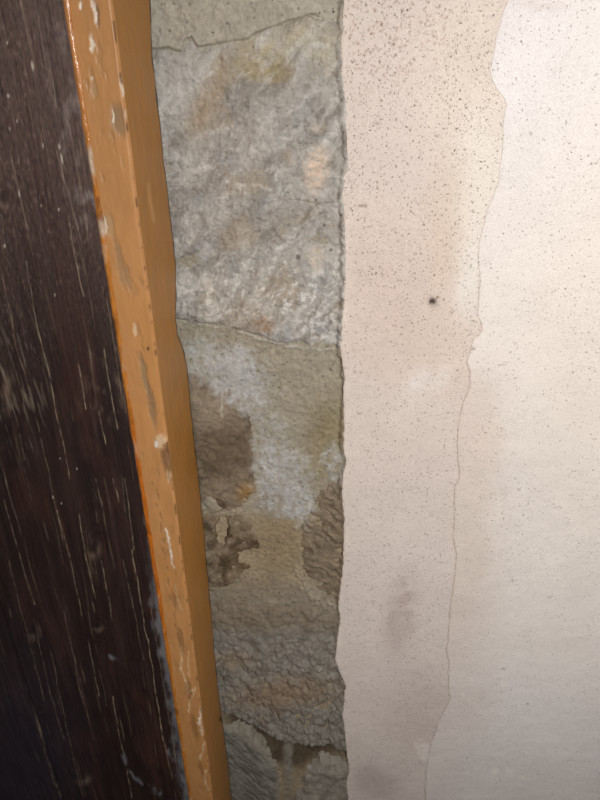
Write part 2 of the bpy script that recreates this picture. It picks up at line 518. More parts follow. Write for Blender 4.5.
def s1_c(X, Z, u, v, uu, vv, sd):
    col = np.empty(X.shape + (3,)); col[:] = lin(174, 168, 160)
    w = fbm(X, Z, 0.04, 4, 80) * 0.022; w2 = fbm(X, Z, 0.03, 4, 83) * 0.022
    a = fbm(X + w, Z + w2, 0.05, 6, 81, gain=0.52, ax=0.6, ay=1.5, rot=-0.6); b = fbm(X - w, Z + w2, 0.05, 6, 86, gain=0.52)
    c = fbm(X + w2, Z - w, 0.03, 6, 89, gain=0.55, ax=0.4, ay=1.8, rot=-0.7)
    col = mixc(col, (142, 135, 126), sstep(0.02, 0.32, a) * 0.55)
    col = mixc(col, (204, 199, 190), sstep(0.08, 0.40, -a) * 0.42)
    col = mixc(col, (176, 160, 138), sstep(0.12, 0.42, b) * 0.5)
    col = mixc(col, (162, 163, 161), sstep(0.12, 0.45, -b) * 0.5)
    col = mixc(col, (132, 124, 113), sstep(0.20, 0.42, c) * 0.5)
    col = mixc(col, (216, 211, 203), sstep(0.20, 0.42, -c) * 0.42)
    col = mixc(col, (204, 200, 192), ell(uu, vv, 180, 78, 30, 42, 10, 0.8) * 0.6)
    col = mixc(col, (176, 156, 126), ell(uu, vv, 205, 100, 12, 38, 25, 0.7) * (0.5 + b) * 0.7)
    col = mixc(col, (166, 151, 112), np.clip(ell(uu, vv, 258, 64, 30, 17, 10, 0.7) * (0.8 + c), 0, 1) * 0.75)
    col = mixc(col, (202, 192, 162), np.clip(ell(uu, vv, 285, 40, 55, 18, -14, 0.8) * (0.7 + c), 0, 1) * 0.55)
    col = mixc(col, (202, 192, 166), np.clip(ell(uu, vv, 322, 52, 16, 22, 0, 0.8) * (0.7 + c), 0, 1) * 0.5)
    col = mixc(col, (140, 134, 124), np.clip(ell(uu, vv, 262, 90, 24, 7, 5, 0.7) * (0.7 + c), 0, 1) * 0.6)
    # long pale smears and short white dashes
    sm = fbm(X + w * 0.5, Z + w2 * 0.5, 0.03, 5, 94, ax=0.45, ay=2.0, rot=-0.75)
    col = mixc(col, (214, 210, 203), sstep(0.16, 0.36, sm) * 0.36)
    for p in ([(205, 165), (232, 182), (245, 192)], [(160, 110), (165, 142), (172, 158)], [(225, 182), (255, 186), (280, 190)], [(258, 120), (275, 135), (292, 142)], [(300, 180), (306, 190), (318, 192)],
              [(188, 170), (205, 168), (222, 176)], [(164, 100), (186, 92), (214, 70)]):
        k = np.exp(-(seg_dist(uu + 20 * w / 0.022 * 0.2, vv, p) / 2.2) ** 2) * np.clip(0.35 + 1.2 * fbm(X, Z, 0.010, 4, 98), 0, 1)
        col = mixc(col, (220, 215, 207), k * 0.8)
    # white flecks low on the stone
    fl = fbm(X + w * 0.3, Z, 0.009, 5, 99, gain=0.62)
    col = mixc(col, (220, 215, 206), sstep(0.14, 0.34, fl) * ell(uu, vv, 270, 290, 95, 34, 0, 0.5) * 0.75)
    col = mixc(col, (224, 220, 212), sstep(0.0, 0.2, fl) * ell(uu, vv, 296, 298, 17, 11, -10, 0.4) * 0.9)
    col = mixc(col, (218, 214, 206), sstep(-0.1, 0.2, fl) * ell(uu, vv, 322, 326, 26, 16, -10, 0.5) * 0.6)
    col = mixc(col, (206, 201, 192), ell(uu, vv, 178, 284, 14, 11, -30, 0.5) * 0.7)
    # pinkish render left on the stone
    gr = fbm(X, Z, 0.005, 4, 101, gain=0.6)
    col = mixc(col, (222, 198, 174), np.clip(ell(uu, vv, 317, 168, 11, 20, 8, 0.6) * (0.75 + 1.3 * gr), 0, 1) * 0.9)
    col = mixc(col, (204, 184, 160), np.clip(ell(uu, vv, 319, 128, 9, 6, 8, 0.5) * (0.5 + gr), 0, 1) * 0.7)
    col = mixc(col, (214, 194, 170), np.clip(ell(uu, vv, 316, 258, 8, 14, 0, 0.6) * (0.5 + 1.3 * gr), 0, 1) * 0.8)
    col = mixc(col, (156, 110, 68), np.clip(ell(uu, vv, 264, 325, 9, 8, 0, 0.7) * (0.7 + gr), 0, 1) * 0.7)
    col = mixc(col, (172, 146, 112), np.clip(ell(uu, vv, 250, 318, 28, 14, 0, 0.7) * (0.5 + gr), 0, 1) * 0.5)
    for cx, cy, r in ((298, 257, 2.4), (316, 200, 1.4), (341, 214, 1.6), (324, 226, 1.4), (331, 250, 1.3)):
        col = mixc(col, (88, 82, 76), ell(u, v, cx, cy, r, r, 0, 0.5) * 0.8)
    col = col * (1 + 0.08 * fbm(X, Z, 0.0035, 3, 104, gain=0.7))[..., None]
    return finish(col, X, Z, 0.07, 62)

def s2_h(X, Z, u, v, uu, vv, sd):
    return 0.0016 * fbm(X, Z, 0.009, 4, 115, gain=0.68) + 0.006 * fbm(X, Z, 0.06, 5, 110) + 0.0016 * ridged(X, Z, 0.022, 4, 112, rot=0.6) + 0.004 * sstep(0, 60, 256 - u) - 0.001

def s2_c(X, Z, u, v, uu, vv, sd):
    col = np.empty(X.shape + (3,)); col[:] = lin(138, 123, 104)
    n = fbm(X, Z, 0.03, 5, 113, rot=0.5, ax=1.6); m = fbm(X, Z, 0.02, 5, 118)
    col = mixc(col, (92, 78, 62), sstep(0.0, 0.4, n) * 0.75)
    col = mixc(col, (160, 143, 118), sstep(0.1, 0.45, m) * 0.5)
    col = mixc(col, (96, 80, 64), ell(uu, vv, 225, 450, 40, 26, 0, 0.8) * 0.6)
    col = mixc(col, (178, 164, 144), ell(uu, vv, 212, 408, 18, 16, 20, 0.8) * 0.35)
    col = mixc(col, (166, 130, 78), ell(uu, vv, 247, 494, 9, 10, 0, 0.8) * 0.7)
    col = mixc(col, (196, 188, 172), np.exp(-(seg_dist(uu, vv, [(224, 384), (222, 400), (223, 416)]) / 1.0) ** 2) * 0.6)
    col = mixc(col, (192, 191, 188), lime_masks(X, Z, u, v) * sstep(0, 6, 30 - sd) * 0.9)
    return finish(col, X, Z, 0.13, 63)

def s3_h(X, Z, u, v, uu, vv, sd):
    h = 0.006 * fbm(X, Z, 0.035, 5, 120) + 0.002 * fbm(X, Z, 0.012, 4, 122, gain=0.6)
    h -= 0.012 * ell(uu, vv, 222, 532, 5, 14, 0, 0.6)
    h -= 0.007 * ell(uu, vv, 248, 556, 14, 7, -15, 0.6)
    return h

def s3_c(X, Z, u, v, uu, vv, sd):
    col = np.empty(X.shape + (3,)); col[:] = lin(130, 114, 93)
    n = fbm(X, Z, 0.018, 5, 123)
    col = mixc(col, (78, 63, 47), sstep(0.0, 0.4, n) * 0.75)
    col = mixc(col, (172, 158, 134), sstep(0.08, 0.4, -n) * 0.5)
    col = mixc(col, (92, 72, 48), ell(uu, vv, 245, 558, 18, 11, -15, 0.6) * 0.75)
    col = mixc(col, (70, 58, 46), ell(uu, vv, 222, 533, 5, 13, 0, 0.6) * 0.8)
    return finish(col, X, Z, 0.13, 64)

def s4_grain(X, Z, u, v):
    d = -0.5 * (u - 300) + (v - 500) * 0.86 + 9 * fbm(X, Z, 0.03, 4, 130)
    return np.sin(d / 1.45 + 2.2 * fbm(X, Z, 0.02, 4, 131)) * sstep(-0.35, 0.25, fbm(X, Z, 0.03, 4, 135))

def s4_h(X, Z, u, v, uu, vv, sd):
    return 0.0022 * s4_grain(X, Z, u, v) + 0.005 * fbm(X, Z, 0.04, 5, 132) + 0.0008 * fbm(X, Z, 0.006, 3, 134)

def s4_c(X, Z, u, v, uu, vv, sd):
    col = np.empty(X.shape + (3,)); col[:] = lin(136, 121, 101)
    st = s4_grain(X, Z, u, v)
    col = mixc(col, (104, 89, 70), sstep(0.1, 0.9, -st) * 0.7)
    col = mixc(col, (168, 154, 132), sstep(0.5, 1.0, st) * sstep(-0.1, 0.3, fbm(X, Z, 0.02, 4, 133)) * 0.55)
    col = mixc(col, (192, 191, 188), lime_masks(X, Z, u, v) * 0.9)
    return finish(col, X, Z, 0.12, 65)

def s5_h(X, Z, u, v, uu, vv, sd):
    w = 0.010 * fbm(X, Z, 0.03, 4, 140); w2 = 0.010 * fbm(X, Z, 0.025, 4, 149)
    f1, f2, c = worley(X + w, Z - w2, 0.0150, 141, ax=1.1, ay=1.5, rot=0.45)
    g1, g2, c2 = worley(X - w, Z + w2, 0.008, 145, ax=1.1, ay=1.6, rot=0.45)
    k = 0.35 + 0.65 * sstep(630, 665, v)
    return k * (0.0090 * (0.5 - f1) + 0.0060 * (c - 0.5) + 0.0052 * (0.5 - g1)) + 0.0045 * fbm(X, Z, 0.07, 4, 142) + 0.001 * fbm(X, Z, 0.006, 3, 144) - 0.001

def s5_c(X, Z, u, v, uu, vv, sd):
    col = np.empty(X.shape + (3,)); col[:] = lin(143, 136, 126)
    n = fbm(X, Z, 0.03, 5, 143); m = fbm(X, Z, 0.015, 5, 148)
    col = mixc(col, (116, 107, 94), sstep(0.05, 0.4, n) * 0.6)
    col = mixc(col, (164, 160, 152), sstep(0.1, 0.45, m) * 0.5)
    col = mixc(col, (150, 122, 92), ell(uu, vv, 285, 692, 50, 14, -6, 0.8) * 0.55 + ell(uu, vv, 230, 660, 20, 9, 0, 0.8) * 0.4)
    col = mixc(col, (136, 120, 98), (1 - sstep(620, 640, v)) * 0.6)
    return finish(col, X, Z, 0.10, 66)

def s6_grain(X, Z):
    return fbm(X, Z, 0.007, 4, 150, gain=0.6, ax=7, ay=1.0, rot=-1.0)

def s6_h(X, Z, u, v, uu, vv, sd):
    return 0.0030 * s6_grain(X, Z) + 0.006 * fbm(X, Z, 0.07, 4, 152)

def s6_c(X, Z, u, v, uu, vv, sd):
    col = np.empty(X.shape + (3,)); col[:] = lin(134, 131, 121)
    n = s6_grain(X, Z)
    col = mixc(col, (92, 88, 80), sstep(0.0, 0.35, n) * 0.6)
    col = mixc(col, (164, 161, 150), sstep(0.08, 0.35, -n) * 0.45)
    col = mixc(col, (170, 160, 142), (1 - sstep(1.0, 6.0, sd)) * 0.5)
    return finish(col, X, Z, 0.10, 67)

def s7_h(X, Z, u, v, uu, vv, sd):
    f1, f2, c = worley(X, Z, 0.022, 161, ay=1.5)
    return 0.005 * (0.5 - f1) + 0.006 * fbm(X, Z, 0.05, 4, 160)

def s7_c(X, Z, u, v, uu, vv, sd):
    col = np.empty(X.shape + (3,)); col[:] = lin(158, 151, 139)
    col = mixc(col, (122, 113, 99), sstep(0.0, 0.4, fbm(X, Z, 0.02, 5, 163)) * 0.6)
    return finish(col, X, Z, 0.12, 68)

wall = build_wall_core()
stone('S1', s1_h, s1_c, 0.0040, 10, 'large pale grey stone with white streaks')
stone('S2', s2_h, s2_c, 0.0026, 14, 'smooth brown stone below the white lime bloom')
stone('S3', s3_h, s3_c, 0.0050, 12, 'pitted dark brown stone with deep hole')
stone('S4', s4_h, s4_c, 0.0024, 14, 'brown stone with slanting ridges beside plaster edge')
stone('S5', s5_h, s5_c, 0.0050, 10, 'broad lumpy grey stone')
stone('S6', s6_h, s6_c, 0.0060, 9, 'greenish grey stone with slanting grain')
stone('S7', s7_h, s7_c, 0.0045, 10, 'rounded grey stone')
stone('S8', s1_h, s1_c, 0.0040, 10)

# ------------------------------------------------------------------ plaster coat in two fields parted by the crack
CRACK = [(540, -260), (514, -40), (508, 0), (503, 15), (497, 32), (494, 50), (491, 70), (492, 80), (497, 90), (503, 98), (506, 105), (504, 115), (503, 125), (502, 150), (499, 170), (498, 182),
         (492, 198), (487, 210), (484, 225), (480, 240), (478, 256), (479, 270), (480, 285), (478, 305), (477, 315), (481, 322), (482, 330), (479, 336), (473, 340),
         (471, 350), (467, 362), (470, 372), (470, 388), (464, 400), (460, 415), (458, 430), (457, 445), (459, 470), (459, 480), (455, 487), (454, 500), (454, 540),
         (456, 555), (455, 570), (453, 590), (450, 612), (448, 635), (447, 650), (449, 660), (448, 690), (451, 698), (445, 710), (438, 725), (434, 735), (429, 752),
         (426, 770), (425, 800), (424, 830), (420, 900)]

def plaster_colour(X, Z, right):
    u, v = to_image(X, Z, 0.0)
    uu, vv = warp_uv(X, Z, u, v, 9.0, 0.05, 201); jag = 1.6 * fbm(X, Z, 0.004, 3, 203)
    n = fbm(X, Z, 0.10, 5, 205); m = fbm(X, Z, 0.03, 4, 208)
    cr = np.interp(v, [p[1] for p in CRACK], [p[0] for p in CRACK])
    away = np.abs(u - cr)
    col = np.empty(X.shape + (3,))
    if right:
        col[:] = lin(233, 224, 216)
        col = mixc(col, (234, 228, 226), ell(uu, vv, 540, 80, 90, 150, 0, 0.8) * 0.8)
        col = mixc(col, (232, 220, 206), ell(uu, vv, 610, 330, 90, 220, 0, 0.8) * 0.5)
        col = mixc(col, (222, 205, 190), ell(uu, vv, 470, 445, 26, 52, 0, 0.6) * 0.8)
        col = mixc(col, (216, 198, 184), ell(uu, vv, 466, 575, 16, 70, 8, 0.7) * 0.6)
        col = mixc(col, (224, 216, 210), ell(uu, vv, 505, 475, 22, 18, 20, 0.7) * 0.5)
        col = mixc(col, (205, 198, 196), ell(uu, vv, 500, 486, 3, 26, -8, 0.7) * 0.3)
        col = mixc(col, (238, 234, 230), (ell(uu, vv, 520, 700, 70, 40, 20, 0.8)) * 0.25)
        col = mixc(col, (222, 208, 197), (1 - sstep(8, 70, uu - cr)) * sstep(320, 420, v) * 0.85)
        col = mixc(col, (224, 217, 214), sstep(600, 760, v + 60 * n) * 0.5)
        for p in ([(462, 694), (478, 708), (492, 722)],):
            col = mixc(col, (240, 236, 230), np.exp(-(seg_dist(u, v, p) / 1.6) ** 2) * (0.35 + 0.8 * m))
        for cx, cy, r in ((495, 771, 2.6), (510, 771, 3.2), (523, 777, 2.0), (505, 684, 2.6)):
            col = mixc(col, (242, 236, 226), ell(u, v, cx, cy, r * 1.4, r, 10, 0.6) * 0.7)
        col = mixc(col, (196, 178, 166), ell(uu, vv, 540, 4, 26, 5, 0, 0.8) * 0.25)
        for cx, cy, r in ((529, 134, 1.9), (595, 73, 1.6), (477, 350, 2.2), (516, 579, 2.0), (507, 666, 2.0), (528, 705, 2.0), (520, 493, 1.8)):
            col = mixc(col, (120, 108, 98), ell(uu, vv, cx, cy, r * 0.75, r * 0.75, 0, 0.6) * 0.6)
    else:
        col[:] = lin(220, 206, 196)
        col = mixc(col, (226, 212, 198), ell(uu, vv, 470, 60, 45, 100, 0, 0.7) * 0.8)
        col = mixc(col, (232, 222, 210), ell(uu, vv, 484, 200, 34, 90, 0, 0.45) * 0.95)
        col = mixc(col, (230, 223, 214), ell(uu, vv, 470, 282, 18, 50, 0, 0.5) * 0.7)
        col = mixc(col, (218, 198, 178), ell(uu, vv, 443, 235, 18, 70, 4, 0.7) * 0.5)
        col = mixc(col, (216, 198, 182), ell(uu, vv, 440, 350, 50, 44, 0, 0.7) * 0.5)
        col = mixc(col, (208, 182, 166), ell(uu, vv, 385, 290, 46, 70, 0, 0.8) * 0.3)
        col = mixc(col, (234, 227, 222), np.clip(ell(uu, vv, 428, 380, 17, 12, -20, 0.9) * (0.8 + m), 0, 1) * 0.65)
        col = mixc(col, (226, 214, 206), ell(uu, vv, 415, 392, 20, 14, -30, 0.7) * 0.5)
        col = mixc(col, (222, 210, 202), sstep(380, 640, v) * 0.6)
        col = mixc(col, (168, 148, 138), np.clip(ell(uu, vv, 404, 602, 13, 26, 8, 0.9) * (0.7 + 1.2 * m), 0, 1) * 0.5)
        col = mixc(col, (176, 156, 148), ell(uu, vv, 394, 630, 14, 22, 0, 0.9) * 0.4)
        col = mixc(col, (198, 182, 174), ell(uu, vv, 420, 715, 32, 40, 10, 0.9) * 0.5)
        col = mixc(col, (172, 154, 148), ell(uu, vv, 375, 780, 22, 14, 30, 0.8) * 0.45)
        col = mixc(col, (234, 222, 212), ell(uu, vv, 422, 752, 6.5, 12, -12, 0.3) * 0.75)
        # coarse pitted band at the top left
        f1, f2, c = worley(X + 0.0022 * fbm(X, Z, 0.004, 3, 222), Z + 0.0022 * fbm(X, Z, 0.004, 3, 226), 0.0042, 221)
        pit = (1 - sstep(0.22, 0.42, f1)) * (c > 0.62) * (ell(uu, vv, 395, 15, 70, 60, 0, 0.9) * 0.9 + ell(uu, vv, 360, 150, 30, 170, 0, 0.9) * 0.30)
        col = mixc(col, (164, 138, 122), np.clip(pit, 0, 1) * 0.6)
        # nail hole, its smudge, and a short gouge
        col = mixc(col, (96, 84, 76), ell(uu, v, 432, 302, 5, 5, 0, 0.8) * 0.45)
        col = mixc(col, (58, 50, 45), ell(u + jag, v, 432.5, 302, 3.0, 2.4, 0, 0.5) * 0.9)
        col = mixc(col, (120, 96, 80), np.exp(-(seg_dist(u, v, [(359, 206), (366, 206)]) / 1.1) ** 2) * 0.8)
        edge = np.interp(v, [p[1] for p in EDGE], [p[0] for p in EDGE])
        col = mixc(col, (228, 216, 202), (1 - sstep(2, 9, u - edge)) * (0.5 + m) * 0.6)
    line = np.exp(-(away / 1.1) ** 2) * (0.35 + 0.4 * sstep(-0.3, 0.3, m))
    col = mixc(col, (184, 164, 148), line * 0.5 * (0.3 + 0.7 * sstep(180, 330, v)))
    col = col * (1 + 0.05 * n + 0.03 * m)[..., None]
    return np.clip(col, 0.01, 0.93)

def build_plaster(right):
    zz = rows(0.0, 1.4)
    ed = plaster_edge(zz)
    cr = curve_x(CRACK, zz, 0.0) + fbm(zz, zz * 0 + 1.3, 0.012, 4, 231) * 0.0010 + fbm(zz, zz * 0 + 9.3, 0.035, 4, 236) * 0.0016 + fbm(zz, zz * 0 + 4.1, 0.045, 5, 237, gain=0.6) * 0.0045 * (1 - sstep(0.85, 1.25, zz))
    gap = (0.00003 + 0.00009 * (1 - sstep(1.15, 1.5, zz))) * (1 + 0.9 * fbm(zz, zz * 0 + 7.7, 0.05, 3, 233))
    n = 170
    if right:
        s = np.linspace(0, 1, 260) ** 1.25
        X = (cr + gap)[:, None] + s[None, :] * (1.0 - cr - gap)[:, None]
    else:
        s = np.concatenate([np.linspace(0, 0.06, 10)[:-1], np.linspace(0.06, 0.97, n)[:-1], np.linspace(0.97, 1.0, 8)])
        X = ed[:, None] + s[None, :] * (cr - gap - ed)[:, None]
    Z = np.repeat(zz[:, None], X.shape[1], 1)
    h = 0.0016 * fbm(X, Z, 0.16, 3, 240) + 0.0005 * fbm(X, Z, 0.02, 4, 241)
    u, v = to_image(X, Z, 0.0)
    if right:
        dcr = X - cr[:, None]
        h -= 0.0004 * np.exp(-dcr / 0.0012)
        h += 0.0003
    else:
        d = X - ed[:, None]; dcr = cr[:, None] - X
        h -= 0.0016 * np.clip(1 - d / 0.0030, 0, 1) ** 2 * (0.7 + 0.8 * fbm(X, Z, 0.012, 3, 243))
        h -= 0.0005 * np.exp(-dcr / 0.0012)
        h -= 0.0035 * ell(u, v, 432.5, 302, 2.8, 2.8, 0, 0.6)
        h -= 0.0010 * np.exp(-(seg_dist(u, v, [(359, 206), (366, 206)]) / 1.1) ** 2)
        h += 0.0008 * ell(u, v, 422, 752, 6.5, 12, -12, 0.3)
    o = sheet('plaster_coat', X, -h, Z, plaster_colour(X, Z, right), M_PLASTER, wall, back=0.016, flip=True,
              alpha=np.full(X.shape, 0.33) if right else 0.41 + 0.09 * (1 - sstep(150, 420, v + 40 * fbm(X, Z, 0.05, 3, 250))))
    o['label'] = 'whiter plaster right of the hairline crack' if right else 'beige pitted plaster between bare stone and hairline crack'
    return o

build_plaster(False)
build_plaster(True)

# ------------------------------------------------------------------ ochre door post
LEAN = 0.0072                # post and door lean a little out of plumb
YD = -0.15                   # front plane of the post and of the door
XL, XR = -0.178, -0.1445     # left and right faces of the post
OUT = [(146, -60), (150, 0), (152, 50), (157, 100), (162, 150), (168, 200), (171, 230), (173, 250), (174.5, 275), (175, 300), (173.5, 318), (176, 333), (182, 350), (185, 365),
       (188, 400), (191, 430), (196, 480), (200, 520), (204, 570), (206.5, 600), (213, 680), (218, 720), (222, 750), (228, 800)]

def build_post():
    vs = np.arange(-70, 880, 1.3)
    zz = to_plane(np.full(vs.shape, 300.0), vs, YD)[1]
    zz = np.concatenate([np.linspace(2.12, zz[0], 10)[:-1], zz, np.linspace(zz[-1], 0.0, 10)[1:]])
    # depth of the ragged rear edge from its outline in image pixels
    pv = np.array([p[1] for p in OUT], float); pu = np.array([p[0] for p in OUT], float)
    D = XR * F / (pu - 300.0) * (CT - (pv - 400) / F * ST)
    zb = CAM_Z + D * (-ST - (pv - 400) / F * CT) / (CT - (pv - 400) / F * ST)
    yb = np.minimum(D + CAM_Y, -0.0035)
    o = np.argsort(zb)
    yback = np.interp(zz, zb[o], yb[o]) + 0.0016 * fbm(zz, zz * 0, 0.02, 4, 300)
    yback = np.minimum(yback, -0.003)
    r = 0.0035
    nf, na, ns = 56, 9, 62
    prof = []          # (part, t)
    Xc = []; Yc = []; fr = []
    wob = 0.0009 * fbm(zz, zz * 0 + 2.2, 0.10, 4, 302)
    for i in range(6):                               # left return, against the door leaf
        Xc.append(np.full(zz.shape, XL)); Yc.append(np.full(zz.shape, YD + 0.06 * (1 - i / 6))); fr.append(-1)
    for i in range(nf):
        Xc.append(XL + (XR - r - XL + wob) * i / (nf - 1)); Yc.append(np.full(zz.shape, YD)); fr.append(0)
    for i in range(1, na):
        a = math.pi / 2 * i / na
        Xc.append(XR - r + wob + r * math.sin(a)); Yc.append(np.full(zz.shape, YD + r - r * math.cos(a))); fr.append(1)
    for i in range(ns):
        t = i / (ns - 1)
        Xc.append(XR + wob * (1 - t)); Yc.append(YD + r + (yback - YD - r) * t); fr.append(2)
    for i in range(1, 6):                            # rear face behind the edge
        Xc.append(np.full(zz.shape, XR - 0.034 * i / 5)); Yc.append(yback - 0.0006 * i); fr.append(3)
    X = np.stack(Xc, 1); Y = np.stack(Yc, 1); fr = np.array(fr); Z = np.repeat(zz[:, None], X.shape[1], 1)
    FR = np.repeat(fr[None, :], len(zz), 0)
    u, v = to_image(X, Z, Y)
    uu, vv = warp_uv(X * 1.0 + Y, Z, u, v, 2.0, 0.012, 311)
    P = X + Y * 0.9
    uu = uu + 1.3 * fbm(P, Z, 0.0035, 3, 312, ay=1.6); vv = vv + 2.5 * fbm(P, Z, 0.005, 3, 316)
    n = fbm(P, Z, 0.03, 4, 313, ay=4); g = fbm(P, Z, 0.006, 4, 317, ay=2.0)
    front = (FR <= 1) & (FR >= 0)
    col = np.empty(X.shape + (3,)); col[:] = lin(174, 118, 47)
    col = mixc(col, (190, 137, 87), front * 0.9)                                 # rubbed, faded front
    col = mixc(col, (178, 124, 68), front * sstep(0.05, 0.4, n) * 0.35)
    dh = np.zeros(X.shape)
    def chip(cx, cy, rx, ry, rot, rgb, amt=0.9, depth=0.0007, soft=0.4):
        nonlocal col
        m = ell(uu, vv, cx, cy, rx, ry, rot, soft) * front
        col = mixc(col, rgb, m * amt)
        np.add(dh, depth * m, out=dh)
    chip(94, 8, 2.0, 13, -8, (226, 210, 190)); chip(97, 14, 1.5, 12, -8, (150, 120, 98))
    chip(81, 4, 1.6, 4, 0, (232, 220, 204)); chip(92, 42, 2.6, 9, -6, (232, 216, 192))
    chip(91, 76, 1.4, 2, 0, (236, 220, 196)); chip(93, 88, 4, 10, -8, (178, 146, 110), 0.6)
    chip(117, 118, 7, 17, -10, (150, 120, 88), 0.85, 0.0008); chip(112, 114, 1.3, 8, -8, (230, 214, 190)); chip(121, 85, 1.4, 10, -8, (226, 204, 176))
    chip(125, 113, 1.2, 6, -8, (206, 186, 160), 0.7)
    chip(103, 222, 2.2, 8, -10, (214, 200, 180)); chip(108, 224, 4, 12, -10, (186, 152, 112), 0.7)
    chip(118, 262, 3.6, 26, -10, (160, 124, 88), 0.8, 0.0006); chip(126, 278, 3.0, 14, -10, (156, 124, 90), 0.7)
    chip(133, 329, 2.6, 6, 0, (214, 188, 156), 0.7); chip(146, 348, 1.4, 2.2, 0, (84, 66, 50))
    chip(142, 374, 3.2, 20, -10, (150, 124, 92), 0.8, 0.0008); chip(149, 404, 3.4, 22, -8, (140, 112, 84), 0.8, 0.0008)
    chip(158, 440, 6.5, 7, 10, (218, 186, 150), 0.85, -0.0006); chip(153, 443, 2, 3, 0, (230, 222, 212)); chip(164, 458, 6.0, 14, -8, (134, 98, 66), 0.95, 0.0012)
    chip(166, 476, 2.2, 6, -8, (196, 178, 150), 0.7)
    for y in range(480, 600, 13):
        chip(151 + (y - 480) * 0.13 + 2.2 * math.sin(y * 1.7), y + 5 * math.sin(y), 1.1, 4 + 2.5 * math.sin(y * 3.1), -10, (140, 108, 78), 0.55)
    for p, rgb, w in (([(163, 528), (165, 540), (168, 555), (170, 566)], (232, 222, 206), 0.9),
                      ([(172, 585), (175, 600), (178, 612)], (186, 158, 122), 0.8),
                      ([(176, 645), (178, 658), (177, 668), (182, 682), (183, 692), (191, 688)], (222, 190, 148), 0.8),
                      ([(192, 686), (186, 700), (184, 712)], (220, 190, 150), 0.7), ([(184, 652), (184, 668), (186, 676)], (214, 176, 128), 0.7),
                      ([(196, 708), (195, 722), (198, 734)], (230, 214, 190), 0.9), ([(199, 742), (198, 752), (195, 760)], (222, 196, 160), 0.8),
                      ([(201, 770), (200, 780), (204, 790)], (216, 190, 156), 0.7), ([(170, 610), (174, 632), (176, 645)], (150, 110, 70), 0.7)):
        m = np.exp(-(seg_dist(uu, vv, p) / w) ** 2) * front * (0.6 + 0.8 * sstep(-0.3, 0.3, g))
        col = mixc(col, rgb, m); dh -= 0.0004 * m
    for y, k in ((600, 1), (640, 1.4), (690, 1.2), (728, 1.5), (768, 1)):
        chip(170 + (y - 600) * 0.155, y, 2.0 * k, 9 * k, -10, (128, 92, 58), 0.55)
    flake = sstep(0.30, 0.46, fbm(P, Z, 0.012, 4, 321, ay=3.0)) * front
    col = mixc(col, (164, 122, 80), flake * 0.45); dh += 0.0004 * flake
    # worn dark spots along the arris
    ar = np.exp(-((P - (XR + YD * 0.9)) / 0.0016) ** 2) * ((FR == 1) | (FR == 2) | (FR == 0))
    col = mixc(col, (92, 66, 40), ar * sstep(0.02, 0.30, fbm(Z, Z * 0, 0.016, 4, 323)) * 0.8)
    # runs and brush marks in the paint of the side face
    side = FR == 2
    col = mixc(col, (214, 164, 100), side * np.exp(-(seg_dist(u, v, [(147, 182), (149, 200), (152, 220)]) / 1.4) ** 2) * 0.6)
    col = mixc(col, (78, 44, 22), side * ell(u, v, 216, 719, 1.8, 2.2, 30, 0.5) * 0.9)
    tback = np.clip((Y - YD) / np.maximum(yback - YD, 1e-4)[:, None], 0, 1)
    gap_shade = (side * sstep(0.945, 0.985, tback + 0.035 * fbm(Z, Z * 0, 0.03, 4, 350))) + (FR == 3)
    col = mixc(col, (46, 36, 28), np.clip(gap_shade, 0, 1) * 0.9)                        # shade of the gap to the stone, painted dark on the rear edge
    dy = dh - 0.0005 * n * front
    brush = fbm(Y + Z * 0.5, Z - Y, 0.014, 4, 330, ax=0.5, ay=3)
    X = X + np.where(side, 0.0009 * fbm(Y, Z, 0.05, 4, 331) + 0.0004 * brush, 0) * np.where(side, sstep(0, 0.01, Y - YD - r), 0)
    Y = Y + np.where(FR == 0, dy, 0)
    col = np.clip(col * (1 + 0.05 * n + 0.03 * g)[..., None], 0.01, 0.9)
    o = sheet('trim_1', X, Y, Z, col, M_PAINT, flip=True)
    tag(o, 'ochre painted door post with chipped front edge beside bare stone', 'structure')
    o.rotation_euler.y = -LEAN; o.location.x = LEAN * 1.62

    # orange varnished bead in the joint of post and door
    bw = 0.0031
    k = 9
    cx = XL - 0.0016 + 0.0007 * fbm(zz, zz * 0 + 4.4, 0.05, 4, 340)
    wd = bw * (1 + 0.35 * fbm(zz, zz * 0 + 5.5, 0.03, 3, 341))
    a = np.linspace(0, math.pi, k)
    Xb = cx[:, None] - np.cos(a)[None, :] * wd[:, None]
    Yb = YD + 0.0016 - np.sin(a)[None, :] * (0.0030 + 0.0006 * fbm(zz, zz * 0 + 6.6, 0.03, 3, 342))[:, None]
    Zb = np.repeat(zz[:, None], k, 1)
    ub, vb = to_image(Xb, Zb, YD)
    cb = np.empty(Xb.shape + (3,)); cb[:] = lin(186, 118, 48)
    cb = mixc(cb, (198, 132, 76), 1 - sstep(60, 160, vb))
    cb = mixc(cb, (186, 100, 28), ell(ub, vb, 148, 520, 60, 110, 0, 0.5) * 0.8)
    gb = fbm(Xb, Zb, 0.012, 4, 345, ay=3)
    wear = sstep(0.15, 0.35, gb) * (0.35 + 0.5 * ell(ub, vb, 92, 160, 40, 26, 0, 0.5))
    wear = np.maximum(wear, ell(ub, vb, 93, 158, 8, 16, 0, 0.4)); wear = np.maximum(wear, ell(ub, vb, 103, 225, 8, 10, 0, 0.4))
    cb = mixc(cb, (196, 178, 158), wear * 0.75)
    cb = mixc(cb, (110, 58, 26), sstep(0.2, 0.45, -gb) * 0.6)
    b = sheet('bead', Xb, Yb, Zb, cb, M_BEAD, o, flip=True)
    b['label'] = 'glossy orange strip along the dark door'
    return o

build_post()

# ------------------------------------------------------------------ dark plank door
door = bpy.data.objects.new('door_1', None)
DOOR_X = -0.381
door.location = (DOOR_X + LEAN * 1.62, YD, 0)
door.rotation_euler.y = -LEAN
link(door)
tag(door, 'dark brown plank door with pale scratches and knots', 'structure')

